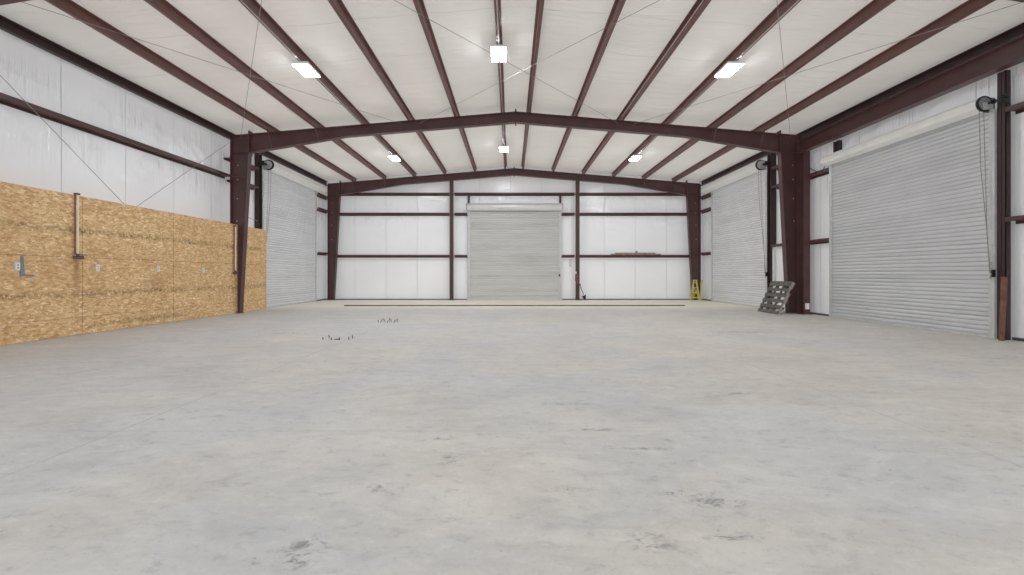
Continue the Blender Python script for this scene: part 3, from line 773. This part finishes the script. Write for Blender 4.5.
# shovel leaning on rear wall
t = thing('shovel', 'short black shovel leaning on the rear wall beside right wind column', 'shovel', (3.5, 21.9, 0))
MB().tube([(3.34, 22.08, .72), (3.50, 21.86, .24)], .016, 8).build('shaft', M['black'], t, smooth=True)
MB().tube([(3.29, 22.08, .72), (3.40, 22.09, .76)], .018, 8).build('grip', M['black'], t, smooth=True)
MB().add([(3.40, 21.84, .20), (3.60, 21.88, .27), (3.59, 21.84, .12), (3.56, 21.80, .0), (3.47, 21.80, .08), (3.5, 21.90, .20)],
         [(0, 5, 4), (5, 1, 2), (5, 2, 4), (4, 2, 3)]).build('blade', M['black'], t)
bl = bpy.data.objects[[c.name for c in t.children if c.name.startswith('blade')][0]]
md = bl.modifiers.new('thick', 'SOLIDIFY'); md.thickness = .012

# boards lying on the lower rear girt
zg = 2.177
t0 = MB().box(4.84, 7.25, 22.02, 22.10, zg, zg + .055).build('lumber_board', M['wood']); tag(t0, 'long weathered board lying on the lower rear girt, bottom one', 'board', 'loose lumber on the rear girt')
t1 = MB().box(5.05, 7.0, 22.03, 22.10, zg + .057, zg + .105).build('lumber_board', M['wood']); tag(t1, 'shorter weathered board stacked on the long board on rear girt', 'board', 'loose lumber on the rear girt')
t2 = MB().lathe([(.05, 0), (.055, .02), (.05, .07), (.02, .085)], (6.08, 22.06, zg + .106), 'z', 12).build('paint_tin_lid', M['wood']); tag(t2, 'small brown lump resting on top of the boards on rear girt', 'clutter')

# notice on the rear wall
t = thing('paper_notice', 'narrow white paper notice on the rear wall left of right wind column', 'notice', (2.89, 22.18, 1.8))
MB().box(2.83, 2.95, 22.186, 22.19, 1.58, 1.98).build('sheet', M['paper'], t)
mb = MB()
for k in range(7): mb.box(2.85, 2.93 - .02 * (k % 3), 22.184, 22.186, 1.62 + k * .05, 1.64 + k * .05)
mb.build('print', M['ink'], t)

# long strip on the floor
o = MB().box(-6.45, 6.73, 17.58, 17.65, 0.0, .042).build('floor_strip', M['rust']); tag(o, 'long thin rusty brown strip lying across the floor before the rear wall', 'strip', kind='thing')

# white box at post foot
t = thing('outlet_box', 'small white outlet box low on the post beside the pallet', 'outlet', (9.0, 13.8, .2))
MB().box(8.96, 9.06, 13.81, 13.87, .16, .34).build('box_body', M['white'], t, bevel=.006)
MB().box(8.975, 9.045, 13.804, 13.81, .18, .32).build('cover', M['white'], t)

# board leaning by the near jamb of the large door
o = MB().prism([(8.92, 0), (8.99, 0), (9.04, 1.16), (8.97, 1.17)], 'y', 8.28, 8.33).build('leaning_board', M['wood_red'])
tag(o, 'short reddish brown board propped on the jamb of the large right door', 'board')

# anchor bolts in the floor
def bolt(x, y, h, lean, label, group):
    t = thing('anchor_bolt', label, 'bolt', (x, y, 0), group)
    MB().tube([(x, y, 0), (x + lean, y, h)], .0065, 8).build('shank', M['darkgrey'], t)
    MB().lathe([(.013, 0), (.013, .011)], (x + lean * .55, y, h * .55), 'z', 6).build('nut', M['darkgrey'], t)
    MB().lathe([(.017, 0), (.017, .003)], (x, y, 0), 'z', 12).build('washer', M['darkgrey'], t)
G1 = 'anchor bolts left standing in the floor, nearer cluster'
n_ = 0
for (px, yb, h) in ((323, 339.6, .04), (329.3, 338.2, .065), (331.2, 340, .045), (339.6, 340, .05), (348.8, 339.8, .055), (352.4, 338.4, .065)):
    Y = 455 * 1.2 / (yb - 275); bolt((px - 511) * Y / 455, Y, h, random.uniform(-.012, .012), ['leftmost anchor bolt of the nearer floor cluster', 'tall anchor bolt second from left in the nearer floor cluster',
        'short anchor bolt third from left in the nearer floor cluster', 'lone anchor bolt in the middle of the nearer floor cluster', 'second anchor bolt from the right in the nearer floor cluster', 'rightmost anchor bolt of the nearer floor cluster'][n_], G1); n_ += 1
mb = MB().tube([(-3.27, 8.42, .012), (-3.17, 8.42, .012)], .007, 6); o = mb.build('tie_wire', M['darkgrey']); tag(o, 'bent bit of wire lying on the floor by the nearer bolt cluster', 'wire')
G2 = 'anchor bolts left standing in the floor, farther cluster'
for k in range(10):
    px = 378.6 + k * 2.15; yb = 322.3 + (.6 if k % 3 == 1 else -.5 if k % 3 == 2 else 0)
    Y = 455 * 1.2 / (yb - 275); bolt((px - 511) * Y / 455, Y, .07 + .035 * ((k * 7) % 4) / 3, (-.02, .025, .01)[k % 3], '%s bolt from the left in the farther, denser floor cluster' % (['first', 'second', 'third', 'fourth', 'fifth', 'sixth', 'seventh', 'eighth', 'ninth', 'tenth'][k]), G2)

# ------------------------------------------------------------------ camera
cam = bpy.data.cameras.new('camera'); co = bpy.data.objects.new('camera', cam); COL.objects.link(co)
co.location = (0, 0, 1.2); co.rotation_euler = (PI / 2, 0, 0)
cam.sensor_width = 36; cam.lens = 455 / 1024 * 36; cam.shift_y = -12.5 / 1024; cam.shift_x = 1 / 1024; cam.clip_end = 200
sc.camera = co

# ------------------------------------------------------------------ light
w = bpy.data.worlds.new('daylight'); sc.world = w; w.use_nodes = True
bg = w.node_tree.nodes['Background']; bg.inputs[0].default_value = (.93, .96, 1, 1); bg.inputs[1].default_value = .95
for rx_, st in ((48, .72), (-48, .72)):
    l = bpy.data.lights.new('bounce_fill', 'SUN'); l.energy = st * .9; l.angle = .5; l.use_shadow = False; l.color = (1, .985, .96)  # added shadowless fill from below, in place of bounced light
    o = bpy.data.objects.new('bounce_fill', l); COL.objects.link(o); o.rotation_euler = (PI - .42, math.radians(rx_), 0); o.location = (0, 5, -3)
# the next row of LED lights, over and behind the camera
for x in (-4.65, -.28, 4.95):
    l = bpy.data.lights.new('led_lamp', 'AREA'); l.shape = 'SQUARE'; l.size = .34; l.energy = 40; l.color = (.95, .97, 1)
    o = bpy.data.objects.new('led_lamp', l); COL.objects.link(o); o.location = (x, 2.6, rt(x) - .06)

sc.cycles.use_denoising = True
sc.cycles.max_bounces = 12; sc.cycles.diffuse_bounces = 8; sc.cycles.glossy_bounces = 4
sc.cycles.sample_clamp_indirect = 6
sc.view_settings.view_transform = 'Standard'; sc.view_settings.look = 'None'
sc.view_settings.exposure = 0.20
for o in list(bpy.data.objects):
    if '_o' in o: del o['_o']
